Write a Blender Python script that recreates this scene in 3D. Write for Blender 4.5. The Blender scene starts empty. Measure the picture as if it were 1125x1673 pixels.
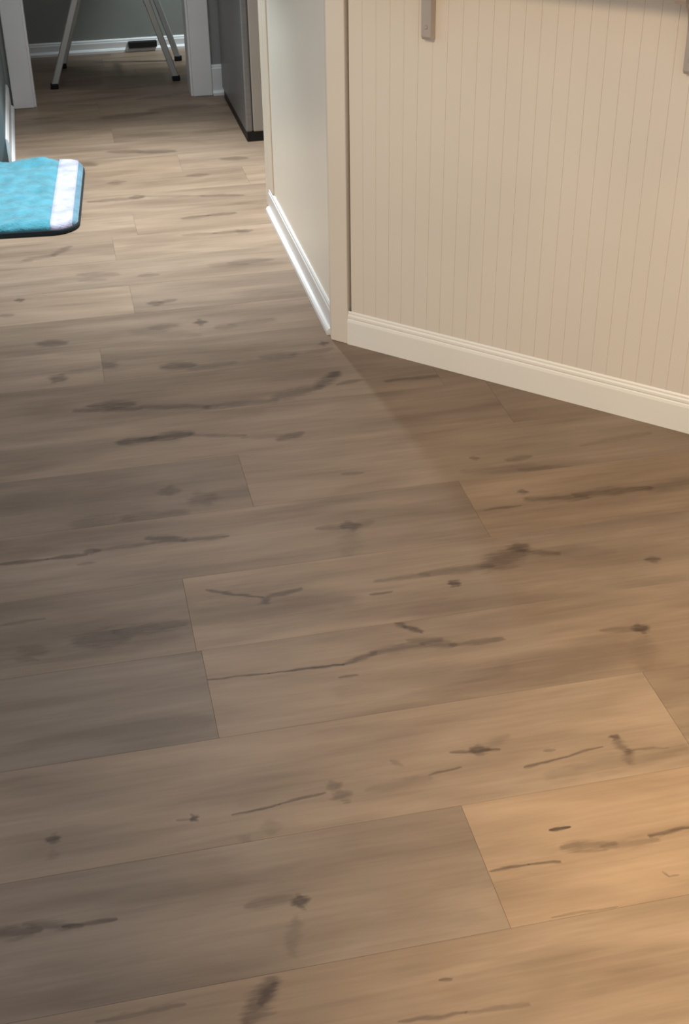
import bpy, bmesh, math, random
from mathutils import Vector, Matrix

scene = bpy.context.scene
rnd = random.Random(7)
R = math.radians

# ------------------------------------------------------------------ camera
cam = bpy.data.cameras.new('camera')
cam_ob = bpy.data.objects.new('camera', cam)
scene.collection.objects.link(cam_ob)
CR = Vector((0.9766751, -0.2143826, -0.01207653))
CU = Vector((0.12536712, 0.52367469, 0.8426434))
CF = Vector((0.17432391, 0.82450283, -0.53833656))
cam_ob.matrix_world = Matrix(((CR.x, CU.x, -CF.x, 0.0), (CR.y, CU.y, -CF.y, 0.0),
                              (CR.z, CU.z, -CF.z, 1.4), (0, 0, 0, 1)))
cam.sensor_fit = 'HORIZONTAL'
cam.sensor_width = 36.0
cam.lens = 2128.777 / 1125 * 36.0
cam.clip_start = 0.02
scene.camera = cam_ob

# ------------------------------------------------------------------ world, lamps, exposure
world = bpy.data.worlds.new('world')
scene.world = world
world.use_nodes = True
bg = world.node_tree.nodes['Background']
bg.inputs[0].default_value = (0.93, 0.96, 1.0, 1)
bg.inputs[1].default_value = 0.55


def spot(name, loc, aim, energy, colour, half, blend, radius):
    l = bpy.data.lights.new(name, 'SPOT')
    l.energy = energy
    l.color = colour
    l.spot_size = R(2 * half)
    l.spot_blend = blend
    l.shadow_soft_size = radius
    o = bpy.data.objects.new(name, l)
    o.location = loc
    d = Vector(aim) - Vector(loc)
    o.rotation_euler = d.to_track_quat('-Z', 'Y').to_euler()
    scene.collection.objects.link(o)
    return o


spot('kitchen_ceiling_spot', (0.43, 4.30, 2.30), (0.22, 4.01, 0.0), 425, (0.90, 0.99, 1.0), 27, 1.0, 0.05)
spot('kitchen_ceiling_wash', (0.43, 4.30, 2.30), (0.40, 2.60, 0.0), 62, (0.90, 0.98, 1.0), 71, 0.6, 0.04)
spot('warm_room_spot', (1.25, 0.72, 2.35), (1.12, 0.74, 0.0), 345, (1.0, 0.75, 0.41), 29, 1.0, 0.12)
spot('warm_room_spot', (1.15, 1.40, 2.35), (1.00, 1.58, 0.0), 78, (1.0, 0.74, 0.36), 29, 1.0, 0.12)  # extra fill added to brighten the floor near the panel, no fixture known there
spot('panel_fill', (-0.80, 0.70, 2.00), (1.00, 2.52, 0.33), 100, (1.0, 0.77, 0.52), 27, 1.0, 0.20)  # added fill that lights the angled face from the left, not a real fixture
spot('far_room_downlight', (0.22, 5.73, 2.30), (0.35, 5.74, 0.0), 13, (0.86, 0.94, 1.0), 50, 0.8, 0.04)
spot('far_wall_fill', (1.10, 5.72, 1.50), (0.72, 6.14, 0.25), 95, (0.84, 0.97, 1.0), 22, 1.0, 0.08)  # fill added in mid-air to lift the right part of the far wall

scene.view_settings.view_transform = 'Standard'
scene.view_settings.look = 'None'
scene.view_settings.exposure = 0.0
scene.view_settings.gamma = 1.0
scene.view_settings.use_curve_mapping = False


# ------------------------------------------------------------------ helpers
def srgb(r, g, b):
    f = lambda c: (c / 255 / 12.92) if c / 255 <= 0.04045 else ((c / 255 + 0.055) / 1.055) ** 2.4
    return (f(r), f(g), f(b), 1.0)


def mat(name, col, rough=0.5, metal=0.0, var=0.06, scale=9.0, bump=0.0, bscale=60.0, stretch=(1, 1, 1)):
    m = bpy.data.materials.new(name)
    m.use_nodes = True
    nt = m.node_tree
    b = nt.nodes['Principled BSDF']
    b.inputs['Roughness'].default_value = rough
    b.inputs['Metallic'].default_value = metal
    tc = nt.nodes.new('ShaderNodeTexCoord')
    mp = nt.nodes.new('ShaderNodeMapping')
    mp.inputs['Scale'].default_value = stretch
    nt.links.new(tc.outputs['Object'], mp.inputs[0])
    n = nt.nodes.new('ShaderNodeTexNoise')
    n.inputs['Scale'].default_value = scale
    n.inputs['Detail'].default_value = 3
    nt.links.new(mp.outputs[0], n.inputs['Vector'])
    cr = nt.nodes.new('ShaderNodeValToRGB')
    cr.color_ramp.elements[0].position = 0.3
    cr.color_ramp.elements[1].position = 0.7
    cr.color_ramp.elements[0].color = tuple(c * (1 - var) for c in col[:3]) + (1,)
    cr.color_ramp.elements[1].color = tuple(min(1, c * (1 + var)) for c in col[:3]) + (1,)
    nt.links.new(n.outputs['Fac'], cr.inputs[0])
    nt.links.new(cr.outputs[0], b.inputs['Base Color'])
    if bump:
        n2 = nt.nodes.new('ShaderNodeTexNoise')
        n2.inputs['Scale'].default_value = bscale
        nt.links.new(mp.outputs[0], n2.inputs['Vector'])
        bp = nt.nodes.new('ShaderNodeBump')
        bp.inputs['Strength'].default_value = bump
        bp.inputs['Distance'].default_value = 0.004
        nt.links.new(n2.outputs['Fac'], bp.inputs['Height'])
        nt.links.new(bp.outputs[0], b.inputs['Normal'])
    return m


def link(o, parent=None):
    scene.collection.objects.link(o)
    if parent is not None:
        o.parent = parent
    return o


def empty(name, loc):
    o = bpy.data.objects.new(name, None)
    o.empty_display_size = 0.1
    o.location = loc
    return link(o)


def tag(o, label=None, cat=None, group=None, kind=None):
    if label:
        o['label'] = label
    if cat:
        o['category'] = cat
    if group:
        o['group'] = group
    if kind:
        o['kind'] = kind
    return o


def build(name, bm, m, parent=None, smooth=False, origin=None):
    """link a bmesh given in world metres as one object; parents are unrotated empties or meshes"""
    bmesh.ops.recalc_face_normals(bm, faces=bm.faces)
    base = Vector((0, 0, 0))
    if parent is not None:
        p = parent
        while p is not None:
            base += Vector(p.location)
            p = p.parent
    org = Vector(origin) if origin is not None else base.copy()
    bmesh.ops.translate(bm, verts=bm.verts, vec=-org)
    me = bpy.data.meshes.new(name)
    bm.to_mesh(me)
    bm.free()
    me.materials.append(m)
    if smooth:
        for f in me.polygons:
            f.use_smooth = True
    o = bpy.data.objects.new(name, me)
    o.location = org - base
    return link(o, parent)


def add_box(bm, lo, hi, bevel=0.0, seg=1):
    x0, y0, z0 = lo
    x1, y1, z1 = hi
    v = [bm.verts.new(p) for p in ((x0, y0, z0), (x1, y0, z0), (x1, y1, z0), (x0, y1, z0),
                                   (x0, y0, z1), (x1, y0, z1), (x1, y1, z1), (x0, y1, z1))]
    fs = [bm.faces.new([v[i] for i in q]) for q in
          ((3, 2, 1, 0), (4, 5, 6, 7), (0, 1, 5, 4), (1, 2, 6, 5), (2, 3, 7, 6), (3, 0, 4, 7))]
    if bevel:
        es = list({e for f in fs for e in f.edges})
        bmesh.ops.bevel(bm, geom=es, offset=bevel, segments=seg, affect='EDGES', profile=0.5)
    return bm


def box(lo, hi, bevel=0.0, seg=1):
    return add_box(bmesh.new(), lo, hi, bevel, seg)


def add_prism(bm, pts, ext):
    """pts: closed polygon of 3-D points, swept along ext"""
    ext = Vector(ext)
    a = [bm.verts.new(p) for p in pts]
    b = [bm.verts.new(Vector(p) + ext) for p in pts]
    n = len(pts)
    bm.faces.new(a[::-1])
    bm.faces.new(b)
    for i in range(n):
        bm.faces.new((a[i], a[(i + 1) % n], b[(i + 1) % n], b[i]))
    return bm


def prism(pts, ext, bevel=0.0, seg=1):
    bm = add_prism(bmesh.new(), pts, ext)
    if bevel:
        bmesh.ops.bevel(bm, geom=list(bm.edges), offset=bevel, segments=seg, affect='EDGES', profile=0.5)
    return bm


def bar(p, q, w, d, side, bevel=0.003):
    """rectangular bar from p to q; w across 'side', d across the other way"""
    p, q = Vector(p), Vector(q)
    ax = (q - p).normalized()
    s = (Vector(side) - ax * ax.dot(Vector(side))).normalized()
    t = ax.cross(s)
    pts = [p + s * (w / 2) * i + t * (d / 2) * j for i, j in ((-1, -1), (1, -1), (1, 1), (-1, 1))]
    return prism(pts, q - p, bevel)


# ------------------------------------------------------------------ materials
CREAM = mat('cream_paint', srgb(240, 228, 209), 0.42, var=0.025, scale=4)
CREAM_TRIM = mat('cream_gloss_paint', srgb(255, 248, 234), 0.3, var=0.015, scale=4)
WHITE = mat('white_trim_paint', srgb(235, 235, 235), 0.35, var=0.02)
GREY_WALL = mat('grey_wall_paint', srgb(150, 152, 150), 0.7, var=0.03)
TEAL_WALL = mat('slate_wall_paint', srgb(120, 130, 132), 0.6, var=0.04)
FAR_WALL = mat('far_wall_paint', srgb(146, 148, 142), 0.7, var=0.04)
CEIL = mat('ceiling_paint', srgb(225, 225, 222), 0.8, var=0.02)
SUB = mat('subfloor_dark', srgb(112, 95, 80), 0.9)
STEEL = mat('dark_stainless', srgb(138, 136, 136), 0.4, 0.6, var=0.06, scale=5, stretch=(1, 1, 30))
FRIDGE_SIDE = mat('grey_enamel', srgb(160, 150, 140), 0.4, var=0.03)
BLACK = mat('black_plastic', srgb(14, 14, 14), 0.55, var=0.1)
RUBBER = mat('black_rubber', srgb(22, 21, 20), 0.8, var=0.1)
ALU = mat('pale_aluminium', srgb(190, 190, 186), 0.45, 0.35, var=0.04)
BRACKET = mat('brushed_bracket_metal', srgb(196, 184, 172), 0.4, 0.35, var=0.05, scale=14)
STONE = mat('pale_countertop', srgb(205, 196, 184), 0.3, var=0.12, scale=30)
CAVITY = mat('cabinet_core', srgb(120, 104, 86), 0.8)

# ------------------------------------------------------------------ floor of vinyl planks
MARKS = """0.133 1.865 0.387 1.854 0.0468 0.22|0.528 1.786 0.996 1.761 0.0456 0.14|0.598 1.347 0.817 1.360 0.0175 0.22|-0.219 2.321 0.075 2.310 0.0621 0.22|-0.218 1.851 0.065 1.834 0.0416 0.20|0.333 1.610 0.607 1.610 0.0334 0.16|-0.217 1.640 0.099 1.588 0.0320 0.15|0.139 1.399 0.416 1.381 0.0224 0.10|0.577 2.468 0.716 2.464 0.0383 0.12|-0.220 2.549 0.147 2.510 0.0381 0.12|0.022 2.632 0.352 2.606 0.0291 0.15|0.781 1.990 1.092 1.972 0.0288 0.12|0.426 1.223 0.547 1.206 0.0325 0.12|0.141 1.147 0.412 1.121 0.0236 0.12|0.214 2.872 0.542 2.843 0.0301 0.20|0.138 3.186 0.572 3.160 0.0314 0.12
0.179 1.197 0.189 1.197 0.0114 0.90|0.113 1.205 0.178 1.205 0.0083 0.35|0.172 1.171 0.158 1.113 0.0098 0.25
0.123 1.077 0.086 1.027 0.0160 0.60|0.124 1.072 0.105 1.048 0.0072 0.70|-0.223 1.233 -0.168 1.228 0.0103 0.60
-0.183 1.240 -0.111 1.222 0.0072 0.50|-0.135 1.226 -0.063 1.223 0.0052 0.60|-0.149 1.389 -0.133 1.388 0.0084 0.85
-0.141 1.365 -0.141 1.354 0.0093 0.20|0.059 1.382 0.065 1.385 0.0073 0.85|0.037 1.385 0.057 1.383 0.0036 0.30
0.117 1.376 0.187 1.383 0.0037 0.55|0.187 1.383 0.258 1.391 0.0037 0.55|0.267 1.402 0.279 1.402 0.0101 0.45
0.275 1.378 0.289 1.380 0.0136 0.50|0.126 1.328 0.131 1.324 0.0116 0.25|0.167 1.349 0.168 1.330 0.0141 0.20
0.419 1.392 0.473 1.397 0.0038 0.50|0.321 1.380 0.417 1.387 0.0075 0.20|0.501 1.429 0.519 1.424 0.0118 0.75
0.465 1.433 0.539 1.419 0.0052 0.50|0.515 1.427 0.563 1.446 0.0080 0.22|0.372 1.434 0.383 1.422 0.0065 0.30
0.566 1.374 0.636 1.382 0.0044 0.55|0.636 1.382 0.699 1.390 0.0032 0.55|0.721 1.409 0.726 1.405 0.0079 0.70
0.723 1.404 0.729 1.369 0.0090 0.50|0.731 1.374 0.795 1.366 0.0038 0.30|0.732 1.371 0.726 1.347 0.0101 0.40
0.607 1.400 0.619 1.400 0.0052 0.35|0.559 1.244 0.586 1.243 0.0056 0.80|0.565 1.207 0.635 1.198 0.0108 0.50
0.621 1.196 0.698 1.193 0.0087 0.35|0.693 1.201 0.760 1.205 0.0055 0.60|0.451 1.190 0.505 1.190 0.0037 0.55
0.505 1.190 0.552 1.184 0.0037 0.55|0.686 1.135 0.691 1.124 0.0031 0.40|0.691 1.124 0.705 1.123 0.0030 0.35
0.337 1.032 0.351 1.030 0.0045 0.50|0.267 0.986 0.351 0.978 0.0051 0.45|0.351 0.978 0.430 0.974 0.0051 0.30
-0.096 1.069 0.011 1.070 0.0054 0.35|0.506 1.094 0.601 1.093 0.0029 0.30|0.149 1.943 0.249 1.898 0.0056 0.60
0.246 1.894 0.253 1.881 0.0110 0.70|0.255 1.896 0.318 1.908 0.0065 0.60|-0.083 1.844 -0.009 1.841 0.0243 0.55
-0.019 1.854 0.099 1.854 0.0159 0.55|-0.218 1.922 -0.138 1.925 0.0055 0.35|-0.176 1.845 -0.146 1.827 0.0171 0.30
-0.187 1.817 -0.156 1.810 0.0067 0.30|0.594 1.863 0.604 1.854 0.0111 0.85|0.440 1.862 0.479 1.859 0.0055 0.50
0.457 1.899 0.559 1.897 0.0075 0.40|0.548 1.901 0.677 1.897 0.0114 0.45|0.671 1.897 0.749 1.932 0.0271 0.55
0.738 1.943 0.761 1.944 0.0178 0.60|0.749 1.932 0.816 1.906 0.0078 0.50|0.816 1.906 0.919 1.892 0.0155 0.15
0.868 1.655 0.883 1.655 0.0162 0.85|0.808 1.664 0.868 1.657 0.0081 0.35|0.867 1.627 0.838 1.556 0.0216 0.20
0.972 1.850 0.991 1.847 0.0094 0.70|0.463 1.774 0.477 1.754 0.0068 0.65|0.476 1.758 0.499 1.735 0.0067 0.75
0.122 1.691 0.224 1.684 0.0039 0.60|0.224 1.684 0.348 1.678 0.0047 0.75|0.348 1.678 0.411 1.696 0.0064 0.65
0.406 1.698 0.493 1.698 0.0097 0.55|0.494 1.701 0.544 1.687 0.0114 0.55|0.544 1.687 0.631 1.683 0.0081 0.55
0.470 1.715 0.528 1.705 0.0082 0.45|0.337 1.646 0.364 1.646 0.0054 0.50|-0.218 2.116 -0.128 2.113 0.0062 0.65
-0.128 2.113 -0.059 2.112 0.0063 0.65|-0.058 2.120 -0.035 2.121 0.0105 0.60|-0.041 2.120 0.070 2.122 0.0064 0.50
0.060 2.140 0.129 2.119 0.0129 0.70|0.129 2.115 0.212 2.112 0.0075 0.60|-0.072 2.081 -0.043 2.081 0.0062 0.35
0.443 2.093 0.465 2.092 0.0171 0.75|0.391 2.098 0.441 2.091 0.0086 0.40|0.464 2.092 0.497 2.098 0.0108 0.35
0.448 2.065 0.428 1.998 0.0226 0.20|0.110 2.307 0.130 2.304 0.0216 0.50|0.170 2.256 0.200 2.263 0.0305 0.45
0.202 2.263 0.305 2.275 0.0237 0.30|-0.065 2.219 0.030 2.210 0.0270 0.35|0.025 2.220 0.140 2.216 0.0181 0.45
0.039 2.533 0.109 2.536 0.0165 0.75|0.109 2.536 0.193 2.539 0.0166 0.75|0.192 2.530 0.307 2.500 0.0082 0.45
0.306 2.494 0.425 2.471 0.0109 0.30|0.376 2.466 0.427 2.482 0.0135 0.50|-0.050 2.706 0.094 2.681 0.0120 0.55
-0.014 2.719 0.076 2.710 0.0182 0.60|0.095 2.690 0.246 2.656 0.0120 0.55|0.246 2.656 0.401 2.649 0.0149 0.50
0.403 2.661 0.511 2.692 0.0213 0.50|0.511 2.692 0.565 2.752 0.0188 0.60|0.551 2.742 0.568 2.751 0.0159 0.70
0.556 2.694 0.620 2.705 0.0093 0.50|0.672 2.682 0.836 2.678 0.0093 0.50|-0.095 2.886 -0.078 2.876 0.0231 0.60
-0.070 2.900 0.011 2.921 0.0135 0.25|0.168 2.883 0.233 2.881 0.0201 0.65|0.230 2.857 0.334 2.870 0.0167 0.30
0.411 2.879 0.488 2.881 0.0204 0.40|0.486 2.875 0.581 2.887 0.0137 0.35|0.563 2.921 0.573 2.922 0.0140 0.70
0.027 2.935 0.044 2.920 0.0273 0.50|-0.124 3.090 -0.066 3.083 0.0184 0.60|0.278 3.124 0.294 3.124 0.0172 0.75
0.115 3.106 0.265 3.046 0.0260 0.25|0.163 3.117 0.218 3.119 0.0189 0.35|0.325 3.081 0.365 3.083 0.0187 0.35
0.366 3.091 0.471 3.096 0.0189 0.35|-0.222 3.292 -0.191 3.288 0.0121 0.40|0.170 3.276 0.197 3.274 0.0163 0.60
0.198 3.278 0.235 3.286 0.0123 0.45|-0.178 3.384 -0.165 3.385 0.0127 0.75|0.364 3.504 0.459 3.489 0.0183 0.25
0.418 3.509 0.533 3.509 0.0185 0.40|-0.005 3.526 0.096 3.505 0.0182 0.35|0.163 3.480 0.205 3.474 0.0135 0.35
-0.007 3.486 0.060 3.473 0.0134 0.25|-0.224 3.670 -0.138 3.668 0.0144 0.30|-0.155 3.677 -0.067 3.699 0.0146 0.40
-0.071 3.695 -0.026 3.754 0.0149 0.45|0.331 3.909 0.409 3.917 0.0137 0.50|0.409 3.917 0.490 3.919 0.0137 0.50
0.315 3.766 0.407 3.758 0.0128 0.35|0.407 3.758 0.518 3.757 0.0129 0.45|0.481 3.756 0.501 3.745 0.0205 0.35
0.053 4.136 0.219 4.136 0.0148 0.50|0.190 4.143 0.223 4.147 0.0179 0.50|0.223 4.147 0.413 4.104 0.0119 0.30
0.413 4.104 0.539 4.078 0.0148 0.45|0.132 4.308 0.173 4.311 0.0190 0.45|0.398 4.318 0.450 4.318 0.0193 0.40
0.533 4.468 0.608 4.463 0.0205 0.50|0.155 4.653 0.261 4.633 0.0216 0.45|0.260 4.618 0.371 4.604 0.0214 0.50
0.053 4.544 0.087 4.514 0.0275 0.50|0.814 2.135 0.828 2.132 0.0090 0.65|0.821 2.105 0.944 2.085 0.0132 0.55
0.924 2.099 1.076 2.089 0.0134 0.60|0.725 2.085 0.802 2.085 0.0054 0.40|0.765 2.290 0.775 2.287 0.0074 0.50
0.835 2.262 0.880 2.267 0.0098 0.40|0.734 2.240 0.913 2.212 0.0167 0.20|1.009 2.285 1.171 2.302 0.0101 0.25
1.076 2.082 1.170 2.097 0.0179 0.30|0.847 2.218 0.952 2.208 0.0095 0.30|0.160 5.095 0.349 5.114 0.0338 0.40
0.352 5.148 0.546 5.168 0.0347 0.45|-0.092 5.136 0.000 5.129 0.0253 0.30|0.320 5.320 0.522 5.379 0.0276 0.35
0.482 2.288 0.521 2.286 0.0073 0.40|0.105 1.905 0.121 1.901 0.0147 0.10"""
marks = [tuple(float(t) for t in s.split()) for s in MARKS.replace('\n', '|').split('|')]


def mark_group():
    g = bpy.data.node_groups.new('grain_mark', 'ShaderNodeTree')
    for n, t in (('P', 'NodeSocketVector'), ('A', 'NodeSocketVector'), ('BA', 'NodeSocketVector'),
                 ('W', 'NodeSocketFloat'), ('S', 'NodeSocketFloat'), ('In', 'NodeSocketFloat'), ('N', 'NodeSocketFloat')):
        g.interface.new_socket(n, in_out='INPUT', socket_type=t)
    g.interface.new_socket('Out', in_out='OUTPUT', socket_type='NodeSocketFloat')
    N, L = g.nodes, g.links
    gi, go = N.new('NodeGroupInput'), N.new('NodeGroupOutput')

    def vm(op, a, b=None):
        n = N.new('ShaderNodeVectorMath')
        n.operation = op
        L.new(a, n.inputs[0])
        if b is not None:
            L.new(b, n.inputs[1])
        return n

    def mm(op, a, b=None, clamp=False):
        n = N.new('ShaderNodeMath')
        n.operation = op
        n.use_clamp = clamp
        for i, x in enumerate((a, b)):
            if x is None:
                continue
            if isinstance(x, (int, float)):
                n.inputs[i].default_value = x
            else:
                L.new(x, n.inputs[i])
        return n.outputs[0]

    pa = vm('SUBTRACT', gi.outputs['P'], gi.outputs['A']).outputs[0]
    d1 = vm('DOT_PRODUCT', pa, gi.outputs['BA']).outputs['Value']
    d2 = vm('DOT_PRODUCT', gi.outputs['BA'], gi.outputs['BA']).outputs['Value']
    h = mm('DIVIDE', d1, d2, True)
    sc = N.new('ShaderNodeVectorMath')
    sc.operation = 'SCALE'
    L.new(gi.outputs['BA'], sc.inputs[0])
    L.new(h, sc.inputs['Scale'])
    dist = vm('LENGTH', vm('SUBTRACT', pa, sc.outputs[0]).outputs[0]).outputs['Value']
    hh = mm('MULTIPLY', h, mm('SUBTRACT', 1.0, h))
    q = mm('DIVIDE', dist, mm('MULTIPLY', gi.outputs['W'], mm('ADD', 0.65, mm('MULTIPLY', hh, 2.0))))
    q = mm('ADD', q, mm('MULTIPLY', mm('SUBTRACT', gi.outputs['N'], 0.5), 1.9))
    mr = N.new('ShaderNodeMapRange')
    mr.interpolation_type = 'SMOOTHSTEP'
    mr.inputs['From Min'].default_value = 1.45
    mr.inputs['From Max'].default_value = 0.2
    L.new(q, mr.inputs['Value'])
    k = mm('SUBTRACT', 1.0, mm('MULTIPLY', mr.outputs[0], gi.outputs['S']), True)
    L.new(mm('MULTIPLY', k, gi.outputs['In']), go.inputs[0])
    return g


MARK = mark_group()


def plank_material(tone, warm, seed, mk, origin):
    """printed vinyl: grain, cloudy tone, and this plank's own cracks and knots (mk, in floor metres)"""
    m = bpy.data.materials.new('vinyl_plank')
    m.use_nodes = True
    nt = m.node_tree
    N, L = nt.nodes, nt.links
    b = N['Principled BSDF']
    tc = N.new('ShaderNodeTexCoord')

    def noise(scale3, detail, rough=0.5, dist=0.0):
        mp = N.new('ShaderNodeMapping')
        mp.inputs['Location'].default_value = (seed * 3.17, seed * 1.31, seed * 0.7)
        mp.inputs['Scale'].default_value = scale3
        L.new(tc.outputs['Object'], mp.inputs[0])
        n = N.new('ShaderNodeTexNoise')
        n.inputs['Scale'].default_value = 1.0
        n.inputs['Detail'].default_value = detail
        n.inputs['Roughness'].default_value = rough
        n.inputs['Distortion'].default_value = dist
        L.new(mp.outputs[0], n.inputs['Vector'])
        return n

    def mm(op, a, b_):
        n = N.new('ShaderNodeMath')
        n.operation = op
        for i, x in enumerate((a, b_)):
            if isinstance(x, (int, float)):
                n.inputs[i].default_value = x
            else:
                L.new(x, n.inputs[i])
        return n.outputs[0]

    cloud = noise((2.6, 13.0, 1), 3, 0.5, 0.4)
    grain = noise((5.0, 95.0, 1), 4, 0.6, 0.3)
    ramp = N.new('ShaderNodeValToRGB')
    e = ramp.color_ramp.elements
    e[0].position, e[1].position = 0.31, 0.69
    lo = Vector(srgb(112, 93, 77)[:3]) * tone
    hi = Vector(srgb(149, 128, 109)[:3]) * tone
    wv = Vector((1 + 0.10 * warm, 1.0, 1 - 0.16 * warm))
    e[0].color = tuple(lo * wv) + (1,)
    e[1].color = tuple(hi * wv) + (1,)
    fac = mm('ADD', mm('MULTIPLY', cloud.outputs['Fac'], 0.72), mm('MULTIPLY', grain.outputs['Fac'], 0.28))
    L.new(fac, ramp.inputs[0])
    # cracks and knots
    warp = noise((22.0, 60.0, 1), 2, 0.5)
    off = N.new('ShaderNodeVectorMath')
    off.operation = 'MULTIPLY_ADD'
    L.new(warp.outputs['Color'], off.inputs[0])
    off.inputs[1].default_value = (0.020, 0.0100, 0.0)
    off.inputs[2].default_value = (-0.010, -0.0050, 0.0)
    pos = N.new('ShaderNodeVectorMath')
    pos.operation = 'ADD'
    L.new(tc.outputs['Object'], pos.inputs[0])
    L.new(off.outputs[0], pos.inputs[1])
    flat = N.new('ShaderNodeVectorMath')
    flat.operation = 'MULTIPLY'
    L.new(pos.outputs[0], flat.inputs[0])
    flat.inputs[1].default_value = (1, 1, 0)
    brk = noise((38.0, 120.0, 1), 3, 0.6)
    blr = N.new('ShaderNodeMapRange')
    blr.inputs['From Min'].default_value = 0.30
    blr.inputs['From Max'].default_value = 0.62
    blr.inputs['To Min'].default_value = 0.75
    blr.inputs['To Max'].default_value = 1.0
    L.new(brk.outputs['Fac'], blr.inputs['Value'])
    blot = blr.outputs[0]
    fray = noise((26.0, 190.0, 1), 3, 0.6, 0.3)
    cur = None
    for (ax, ay, bx, by, w, s) in mk:
        n = N.new('ShaderNodeGroup')
        n.node_tree = MARK
        L.new(flat.outputs[0], n.inputs['P'])
        n.inputs['A'].default_value = (ax - origin[0], ay - origin[1], 0)
        n.inputs['BA'].default_value = (bx - ax + 1e-4, by - ay, 0)
        n.inputs['W'].default_value = w * (0.72 if w < 0.006 else 1.0)
        sm = N.new('ShaderNodeMath')
        sm.operation = 'MULTIPLY'
        L.new(blot, sm.inputs[0])
        sm.inputs[1].default_value = s * (1.2 if w < 0.006 and ay < 3.1 else 1.0)
        L.new(sm.outputs[0], n.inputs['S'])
        n.inputs['In'].default_value = 1.0
        L.new(fray.outputs['Fac'], n.inputs['N'])
        if cur is not None:
            L.new(cur, n.inputs['In'])
        cur = n.outputs[0]
    if cur is not None:
        mx = N.new('ShaderNodeMix')
        mx.data_type = 'RGBA'
        L.new(cur, mx.inputs['Factor'])
        mx.inputs['A'].default_value = srgb(56, 40, 31)
        L.new(ramp.outputs[0], mx.inputs['B'])
        L.new(mx.outputs['Result'], b.inputs['Base Color'])
    else:
        L.new(ramp.outputs[0], b.inputs['Base Color'])
    b.inputs['Roughness'].default_value = 0.5
    b.inputs['Specular IOR Level'].default_value = 0.35
    bp = N.new('ShaderNodeBump')
    bp.inputs['Strength'].default_value = 0.12
    bp.inputs['Distance'].default_value = 0.0012
    L.new(grain.outputs['Fac'], bp.inputs['Height'])
    L.new(bp.outputs[0], b.inputs['Normal'])
    return m


ROWS = [0.19, 0.415, 0.64, 0.865, 1.09, 1.32, 1.545, 1.77, 1.99, 2.207, 2.42, 2.63, 2.835, 3.028, 3.222, 3.415,
        3.61, 3.80, 3.99, 4.18, 4.37, 4.56, 4.75, 4.94, 5.13, 5.32, 5.51, 5.70, 5.89, 6.08, 6.27]
U0, U1 = -1.62, 2.62
# for the rows whose plank ends show: where they end; tones (light/dark, warm) of the planks left to right
ENDS = {
    3: ([-0.45, 0.95], [(1, 0), (1.05, .3), (1, .3)]),
    4: ([-0.77, 0.448], [(1, 0), (0.94, -.1), (1.12, .5), (1, 0)]),
    5: ([-0.39, 0.83], [(1, 0), (1.05, .1), (0.9, .1)]),
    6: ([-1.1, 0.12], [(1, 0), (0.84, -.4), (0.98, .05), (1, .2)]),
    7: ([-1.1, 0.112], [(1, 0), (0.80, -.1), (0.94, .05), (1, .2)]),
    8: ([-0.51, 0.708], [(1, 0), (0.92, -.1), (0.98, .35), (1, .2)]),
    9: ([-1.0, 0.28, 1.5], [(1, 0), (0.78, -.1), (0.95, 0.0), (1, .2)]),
    10: ([-0.32, 0.90], [(1, 0), (0.98, 0), (0.93, .1), (1, 0)]),
    11: ([-0.42, 0.80], [(1, 0), (0.95, 0), (0.9, .1), (1, 0)]),
    12: ([-1.2, 0.022, 1.24], [(1, 0), (1.10, -.1), (0.96, 0), (1, 0)]),
    13: ([-0.36, 0.86], [(1, 0), (0.97, 0), (1, 0)]),
    14: ([-1.1, 0.125, 1.34], [(1, 0), (1.12, 0), (0.95, -.1), (1, 0)]),
    15: ([-0.4, 0.82], [(1, 0), (0.98, -.1), (1, 0)]),
}
floor = build('floor', box((U0, ROWS[0], -0.12), (U1, ROWS[-1], -0.006)), SUB)
tag(floor, kind='structure')
for r in range(len(ROWS) - 1):
    y0, y1 = ROWS[r], ROWS[r + 1]
    if r in ENDS:
        cuts, tones = ENDS[r]
    else:
        c0 = U0 + rnd.uniform(0.15, 1.1)
        cuts = [c0 + 1.22 * k for k in range(4) if c0 + 1.22 * k < U1 - 0.1]
        tones = [(rnd.uniform(0.93, 1.06), rnd.uniform(-.1, .15)) for _ in range(len(cuts) + 1)]
    us = [U0] + [c for c in cuts] + [U1]
    tones = (tones + [(1, 0)] * 9)
    for k in range(len(us) - 1):
        a, b_ = us[k], us[k + 1]
        mk = [q for q in marks if a <= (q[0] + q[2]) / 2 < b_ and y0 <= (q[1] + q[3]) / 2 < y1]
        tone, warm = tones[k]
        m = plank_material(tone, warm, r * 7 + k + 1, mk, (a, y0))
        g = 0.00008
        bm = box((a + g, y0 + g, -0.006), (b_ - g, y1 - g, 0.0))
        top = [e for e in bm.edges if all(v.co.z > -0.001 for v in e.verts)]
        bmesh.ops.bevel(bm, geom=top, offset=0.0004, segments=1, affect='EDGES')
        build('plank', bm, m, floor, origin=(a, y0, 0))

# ------------------------------------------------------------------ walls and trim of the kitchen end
def structure(name, bm, m):
    return tag(build(name, bm, m), kind='structure')


def baseboard_profile(h, t, shoe=True):
    """(out, z) outline of a baseboard with an eased top and a shoe strip"""
    p = [(0, 0), (t + 0.010, 0), (t + 0.010, 0.010), (t + 0.004, 0.017), (t, 0.018)] if shoe else [(0, 0), (t, 0)]
    return p + [(t, h - 0.014), (t * 0.75, h - 0.010), (t * 0.7, h - 0.005), (t * 0.3, h), (0, h)]


def run(p0, p1, out, prof):
    p0, p1, out = Vector(p0), Vector(p1), Vector(out)
    return prism([p0 + out * o + Vector((0, 0, z)) for o, z in prof], p1 - p0)


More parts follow.
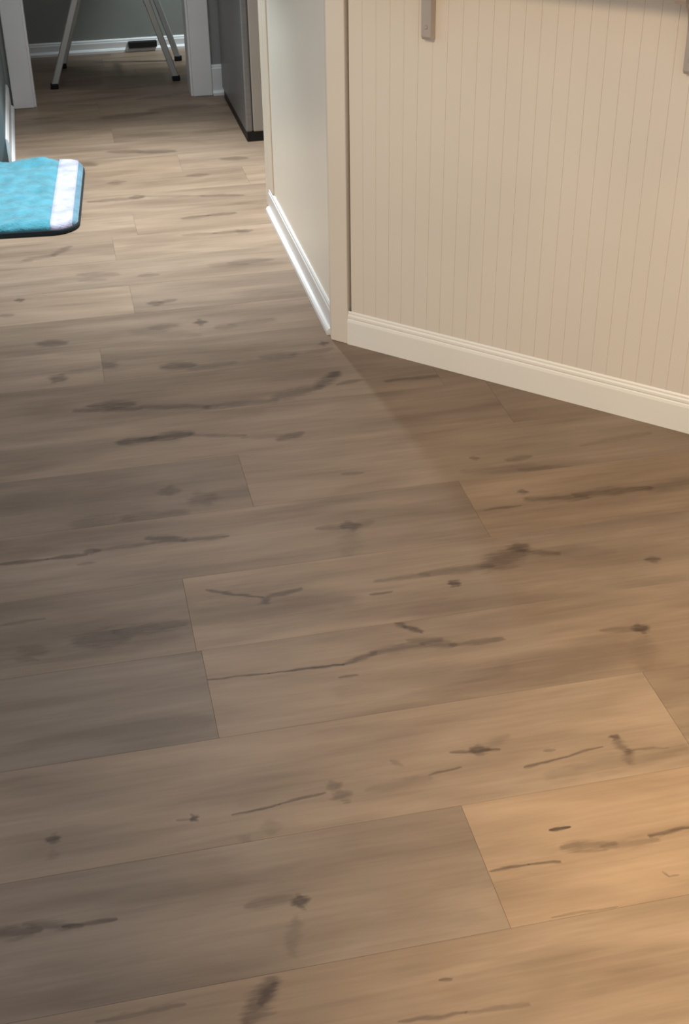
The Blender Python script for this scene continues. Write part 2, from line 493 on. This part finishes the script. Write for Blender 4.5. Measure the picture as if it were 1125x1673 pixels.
bm = box((-1.62, 5.315, 0), (-0.104, 5.42, 2.45))
add_box(bm, (0.536, 5.315, 0), (2.62, 5.42, 2.45))
add_box(bm, (-0.104, 5.315, 2.05), (0.536, 5.42, 2.45))
structure('wall_back', bm, GREY_WALL)
# casings: flat boards with eased edges, and jamb linings inside the opening
bm = box((-0.176, 5.297, 0), (-0.096, 5.3145, 2.13), 0.004, 2)
structure('trim_1', bm, WHITE)
structure('trim_2', box((0.528, 5.297, 0), (0.607, 5.3145, 2.13), 0.004, 2), WHITE)
structure('trim_3', box((-0.176, 5.297, 2.131), (0.607, 5.3145, 2.215), 0.004, 2), WHITE)
structure('trim_4', box((-0.1035, 5.3150, 0), (-0.0880, 5.4300, 2.049)), WHITE)
structure('trim_5', box((0.5205, 5.3150, 0), (0.5355, 5.4300, 2.049)), WHITE)
structure('baseboard_back', run((0.6075, 5.3148, 0), (2.62, 5.3148, 0), (0, -1, 0), baseboard_profile(0.117, 0.012)), WHITE)

structure('wall_left', box((-0.32, 4.577, 0), (-0.194, 5.3148, 2.45)), TEAL_WALL)
structure('baseboard_left', run((-0.1938, 4.562, 0), (-0.1938, 5.296, 0), (1, 0, 0), baseboard_profile(0.098, 0.010)), WHITE)

# the room beyond the doorway
structure('wall_far', box((-1.62, 6.145, 0), (2.62, 6.27, 2.45)), FAR_WALL)
structure('baseboard_far', run((-1.5, 6.1448, 0), (1.9, 6.1448, 0), (0, -1, 0), baseboard_profile(0.056, 0.010)), WHITE)
structure('wall_far_left', box((-1.62, 5.4202, 0), (-1.5, 6.1448, 2.45)), FAR_WALL)
structure('wall_far_right', box((1.9, 5.4202, 0), (2.02, 6.1448, 2.45)), FAR_WALL)
structure('ceiling', box((-1.62, 5.30, 2.4505), (2.62, 6.27, 2.55)), CEIL)

# ------------------------------------------------------------------ peninsula
C0 = Vector((0.594, 2.939, 0))                 # outer corner at the floor
PD = Vector((1, -1, 0)).normalized()           # along the angled face, to the right
PN = Vector((-1, -1, 0)).normalized()          # out of the angled face, to the room
PEN_S = 1.50
TOPZ = 0.918
pen = empty('kitchen_peninsula', C0)
tag(pen, 'cream painted kitchen peninsula end with an angled face of narrow beadboard strips', 'peninsula')


def ang(s0, s1, o0, o1, z0, z1, bevel=0.0, seg=1):
    """box on the angled face: s along it, o out of it"""
    pts = [C0 + PD * s + PN * o + Vector((0, 0, z0)) for s, o in ((s0, o0), (s1, o0), (s1, o1), (s0, o1))]
    return prism(pts, (0, 0, z1 - z0), bevel, seg)


e_ = C0 + PD * PEN_S
core = [(0.630, 3.97, 0), (0.630, 2.98, 0), (C0 + PD * 0.03 - PN * 0.04)[:], (e_ - PN * 0.04)[:], (2.3, e_.y + 0.03, 0), (2.3, 3.97, 0)]
core = [(x, y, 0.0) for x, y, z in core]
build('carcass', prism(core, (0, 0, TOPZ - 0.002)), CAVITY, pen)
# left side panel, its far stile, its white baseboard
build('side_panel', box((0.606, 2.9565, 0), (0.629, 3.905, TOPZ - 0.002)), CREAM_TRIM, pen)
build('stile', box((0.602, 3.906, 0), (0.629, 3.972, TOPZ - 0.002), 0.003, 2), CREAM, pen)
build('stile', box((0.602, 3.838, 0.076), (0.6058, 3.9055, TOPZ - 0.002), 0.0015), CREAM, pen)
bb = build('baseboard', run((0.6058, 2.972, 0), (0.6058, 3.905, 0), (-1, 0, 0), baseboard_profile(0.074, 0.007, False)), WHITE, pen)
build('shoe_molding', run((0.5986, 2.968, 0), (0.5986, 3.905, 0), (-1, 0, 0), [(0, 0), (0.010, 0), (0.0095, 0.010), (0.006, 0.016), (0, 0.018)]), WHITE, bb)
# corner post (mitred at the corner)
po = [C0, C0 + PD * 0.048, C0 + PD * 0.048 - PN * 0.022, Vector((0.606, 2.985, 0)), Vector((0.597, 2.968, 0))]
build('corner_post', prism(po, (0, 0, TOPZ - 0.002), 0.0015), CREAM, pen)
# beadboard strips
SP = 0.0353
s = 0.0555
while s < PEN_S - 0.06:
    bm = ang(s + 0.0001, s + SP - 0.0001, -0.022, -0.007, 0.0, TOPZ - 0.002)
    es = [e for e in bm.edges if abs(e.verts[0].co.z - e.verts[1].co.z) > 0.3
          and all(abs((v.co - C0).dot(PN) + 0.007) < 1e-4 for v in e.verts)]
    bmesh.ops.bevel(bm, geom=es, offset=0.0008, segments=1, affect='EDGES')
    build('board', bm, CREAM, pen)
    s += SP
build('corner_post', ang(s + 0.004, PEN_S, -0.022, 0.0, 0, TOPZ - 0.002, 0.0015), CREAM, pen)
# base trim of the angled face with its two beads
prof = [(-0.0068, 0), (0.0005, 0), (0.0005, 0.060), (-0.001, 0.066), (-0.0025, 0.068), (-0.0015, 0.071), (-0.002, 0.076),
        (-0.0045, 0.079), (-0.0045, 0.083), (-0.0068, 0.087)]
build('base_trim', run(C0 + PD * 0.0482, C0 + PD * (s + 0.0038), PN, prof), CREAM_TRIM, pen)

# worktop slab on top
OV = 0.13
k_ = (C0.x + C0.y) - OV * math.sqrt(2)
top = [(0.578, 3.972), (0.578, k_ - 0.578), ((e_ + PN * OV).x, (e_ + PN * OV).y), (2.3, (e_ + PN * OV).y), (2.3, 3.972)]
ct = build('countertop', prism([(x, y, TOPZ) for x, y in top], (0, 0, 0.035), 0.004, 2), STONE, origin=(1.2, 3.2, TOPZ))
tag(ct, 'pale stone countertop slab lying on the cream peninsula, overhanging its brackets', 'countertop')


def bracket(s0, label):
    root = empty('counter_bracket', C0 + PD * s0 + PN * -0.007 + Vector((0, 0, 0.758)))
    tag(root, label, 'bracket', 'metal brackets under the counter overhang')
    base = C0 + PD * (s0 - 0.012)
    f = -0.0068
    # upright arm curving out into the horizontal arm, as one flat bar bent to shape
    zt = TOPZ - 0.0003
    out = [(f, 0.762), (f + 0.006, 0.757), (f + 0.016, 0.758), (f + 0.021, 0.764)]
    for i in range(9):
        t = i / 8 * math.pi / 2
        out.append((f + 0.022 + 0.055 * (1 - math.cos(t)), 0.838 + (zt - 0.020 - 0.838) * math.sin(t)))
    out += [(f + 0.115, zt - 0.016), (f + 0.119, zt - 0.008), (f + 0.119, zt), (f, zt)]
    bm = prism([base + PN * o + Vector((0, 0, z)) for o, z in out], PD * 0.023, 0.0012)
    build('arm', bm, BRACKET, root)
    for z in (0.785, 0.85):
        bm = bmesh.new()
        mtx = Matrix.Translation(C0 + PD * s0 + PN * (f + 0.0225) + Vector((0, 0, z))) @ PN.to_track_quat('Z', 'Y').to_matrix().to_4x4()
        bmesh.ops.create_cone(bm, cap_ends=True, segments=12, radius1=0.0045, radius2=0.003, depth=0.002, matrix=mtx)
        build('screw', bm, BRACKET, root)


bracket(0.262, 'brushed metal counter bracket on the beadboard, nearer the corner post')
bracket(0.835, 'brushed metal counter bracket at the right edge, farther from the corner post')

# ------------------------------------------------------------------ refrigerator
fr = empty('refrigerator', (1.0, 4.95, 0))
tag(fr, 'tall refrigerator with dark steel doors and black toe strip beside the doorway', 'refrigerator')
build('body', box((0.668, 4.640, 0.036), (1.36, 5.262, 1.76), 0.004, 2), FRIDGE_SIDE, fr)
d = build('door', box((0.641, 4.640, 0.036), (0.6665, 5.262, 1.18), 0.006, 3), STEEL, fr)
build('handle', box((0.600, 5.17, 0.62), (0.6405, 5.195, 1.12), 0.008, 3), ALU, d)
d = build('door', box((0.641, 4.640, 1.19), (0.6665, 5.262, 1.76), 0.006, 3), STEEL, fr)
build('handle', box((0.600, 5.17, 1.25), (0.6405, 5.195, 1.52), 0.008, 3), ALU, d)
build('toe_strip', box((0.646, 4.645, 0.0005), (1.33, 5.25, 0.0358)), BLACK, fr)

# ------------------------------------------------------------------ step ladder, seen from its side
ld = empty('step_ladder', (0.24, 5.735, 0))
tag(ld, 'pale grey metal step ladder standing open beyond the doorway', 'step ladder')
NEAR, FAR = 5.571, 5.905


def rail(u0, u1, zt, v, w, d_):
    a = Vector((u0, v, 0.012))
    b_ = Vector((u1, v, zt))
    o = build('rail', bar(a, b_, w, d_, (1, 0, 0)), ALU, ld)
    f = bmesh.new()
    ax = (b_ - a).normalized()
    add_box(f, (u0 - w * 0.62, v - d_ * 0.62, 0.0003), (u0 + w * 0.62, v + d_ * 0.62, 0.022), 0.004, 2)
    build('foot', f, RUBBER, o)


for v in (NEAR, FAR):
    k = 0.0 if v == NEAR else 0.045
    rail(-0.010 + k, 0.262 + k, 0.75, v, 0.026, 0.018)
    rail(0.488 + k, 0.268 + k, 0.735, v + (-0.001 if v == NEAR else 0.001), 0.026, 0.016)
for zt, uc, dep in ((0.365, 0.122, 0.150), (0.715, 0.285, 0.155)):
    bm = box((uc - dep / 2, NEAR + 0.012, zt), (uc + dep / 2, FAR - 0.012, zt + 0.028), 0.004, 2)
    t_ = build('step', bm, ALU, ld)
    bm = bmesh.new()
    for i in range(6):
        x = uc - dep / 2 + 0.016 + i * (dep - 0.032) / 5
        add_box(bm, (x - 0.006, NEAR + 0.03, zt + 0.0282), (x + 0.006, FAR - 0.03, zt + 0.031))
    build('tread_ribs', bm, RUBBER, t_)
build('brace', bar((0.41, NEAR + 0.01, 0.262), (0.41, FAR - 0.01, 0.262), 0.018, 0.012, (1, 0, 0)), ALU, ld)

# small black box against the far baseboard
bx = build('black_box', box((0.335, 6.108, 0.0183), (0.462, 6.1345, 0.045), 0.003, 2), BLACK, origin=(0.4, 6.12, 0.0183))
tag(bx, 'small flat black box resting against the far baseboard behind the step ladder', 'box')

# ------------------------------------------------------------------ bath mat
mt = empty('plush_mat', (-0.335, 4.2, 0))
mt.rotation_euler = (0, 0, R(-4.5))
tag(mt, 'thick teal plush mat with a white end stripe on the wooden floor', 'mat')
MX0, MX1, MY0, MY1, MR = -0.50, 0.368, -0.318, 0.338, 0.075    # about the mat's centre


def wool(name, c0, c1):
    m = mat(name, c0, 0.95, var=0.24, scale=22, bump=0.6, bscale=150)
    b = m.node_tree.nodes['Principled BSDF']
    b.inputs['Sheen Weight'].default_value = 0.5
    b.inputs['Specular IOR Level'].default_value = 0.1
    return m


def rr_inside(x, y, inset):
    x0, x1, y0, y1, r = MX0 + inset, MX1 - inset, MY0 + inset, MY1 - inset, max(0.01, MR - inset)
    cx = min(max(x, x0 + r), x1 - r)
    cy = min(max(y, y0 + r), y1 - r)
    return r - math.hypot(x - cx, y - cy)      # >0 inside, distance from the edge


def strip_mesh(bands, zf, jit):
    """a pile surface over x-range bands of the rounded rectangle, closed down to the backing"""
    bm = bmesh.new()
    xa, xb = bands
    nx, ny = max(3, int((xb - xa) / 0.011)), 62
    r2 = random.Random(int(xa * 1000) + 5)
    top, bot = [], []
    for i in range(nx + 1):
        x = xa + (xb - xa) * i / nx
        dx = max(0, x - (MX1 - MR)) or -max(0, (MX0 + MR) - x)
        cut = MR - math.sqrt(max(0, MR * MR - dx * dx))
        lo, hi = MY0 + cut, MY1 - cut
        ct_, cb = [], []
        for j in range(ny + 1):
            y = lo + (hi - lo) * (0.5 - 0.5 * math.cos(math.pi * j / ny))
            d_ = max(0, min(y - lo, hi - y))
            z = zf(x, y, d_) + r2.uniform(-1, 1) * jit
            ct_.append(bm.verts.new((x, y, max(0.0168, z))))
            cb.append(bm.verts.new((x, y, 0.0161)))
        top.append(ct_)
        bot.append(cb)
    for i in range(nx):
        for j in range(ny):
            bm.faces.new((top[i][j], top[i + 1][j], top[i + 1][j + 1], top[i][j + 1]))
            bm.faces.new((bot[i][j], bot[i][j + 1], bot[i + 1][j + 1], bot[i + 1][j]))
    for i in range(nx):
        bm.faces.new((top[i][0], bot[i][0], bot[i + 1][0], top[i + 1][0]))
        bm.faces.new((top[i][ny], top[i + 1][ny], bot[i + 1][ny], bot[i][ny]))
    for j in range(ny):
        bm.faces.new((top[0][j], top[0][j + 1], bot[0][j + 1], bot[0][j]))
        bm.faces.new((top[nx][j], bot[nx][j], bot[nx][j + 1], top[nx][j + 1]))
    return bm


from mathutils import noise as mnoise


def edge(d_, w, h):
    t = min(1, d_ / w)
    return h * math.sqrt(max(0, 1 - (1 - t) ** 2))


def pile(x, y, d_):
    n = mnoise.noise(Vector((x * 16, y * 24, 1.3))) * 0.008 + mnoise.noise(Vector((x * 40, y * 55, 4.1))) * 0.005
    ex = min(1, max(0, (0.288 - x) / 0.02)) ** 0.5
    lump = 0.012 * math.exp(-((x - 0.20) / 0.07) ** 2 - ((y - 0.295) / 0.03) ** 2)
    n += lump
    return 0.017 + edge(d_, 0.04, 0.022) * (0.6 + 0.4 * ex) + n * min(1, d_ / 0.02)


def local_build(name, bm, m):
    bmesh.ops.recalc_face_normals(bm, faces=bm.faces)
    me = bpy.data.meshes.new(name)
    bm.to_mesh(me)
    bm.free()
    me.materials.append(m)
    for f in me.polygons:
        f.use_smooth = True
    return link(bpy.data.objects.new(name, me), mt)


TEAL = wool('teal_plush', srgb(66, 134, 152), None)
STRIPE = wool('white_plush', srgb(174, 174, 200), None)
NAVY = mat('shade_dark_backing', srgb(20, 34, 42), 0.85, var=0.1)  # backing kept extra dark and tall to paint in the front edge's shade
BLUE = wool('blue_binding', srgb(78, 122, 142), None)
local_build('pile', strip_mesh((MX0 + 0.02, 0.287), pile, 0.0008), TEAL)
local_build('stripe', strip_mesh((0.2875, 0.351), lambda x, y, d_: 0.0165 + edge(d_, 0.02, 0.018), 0.0006), STRIPE)
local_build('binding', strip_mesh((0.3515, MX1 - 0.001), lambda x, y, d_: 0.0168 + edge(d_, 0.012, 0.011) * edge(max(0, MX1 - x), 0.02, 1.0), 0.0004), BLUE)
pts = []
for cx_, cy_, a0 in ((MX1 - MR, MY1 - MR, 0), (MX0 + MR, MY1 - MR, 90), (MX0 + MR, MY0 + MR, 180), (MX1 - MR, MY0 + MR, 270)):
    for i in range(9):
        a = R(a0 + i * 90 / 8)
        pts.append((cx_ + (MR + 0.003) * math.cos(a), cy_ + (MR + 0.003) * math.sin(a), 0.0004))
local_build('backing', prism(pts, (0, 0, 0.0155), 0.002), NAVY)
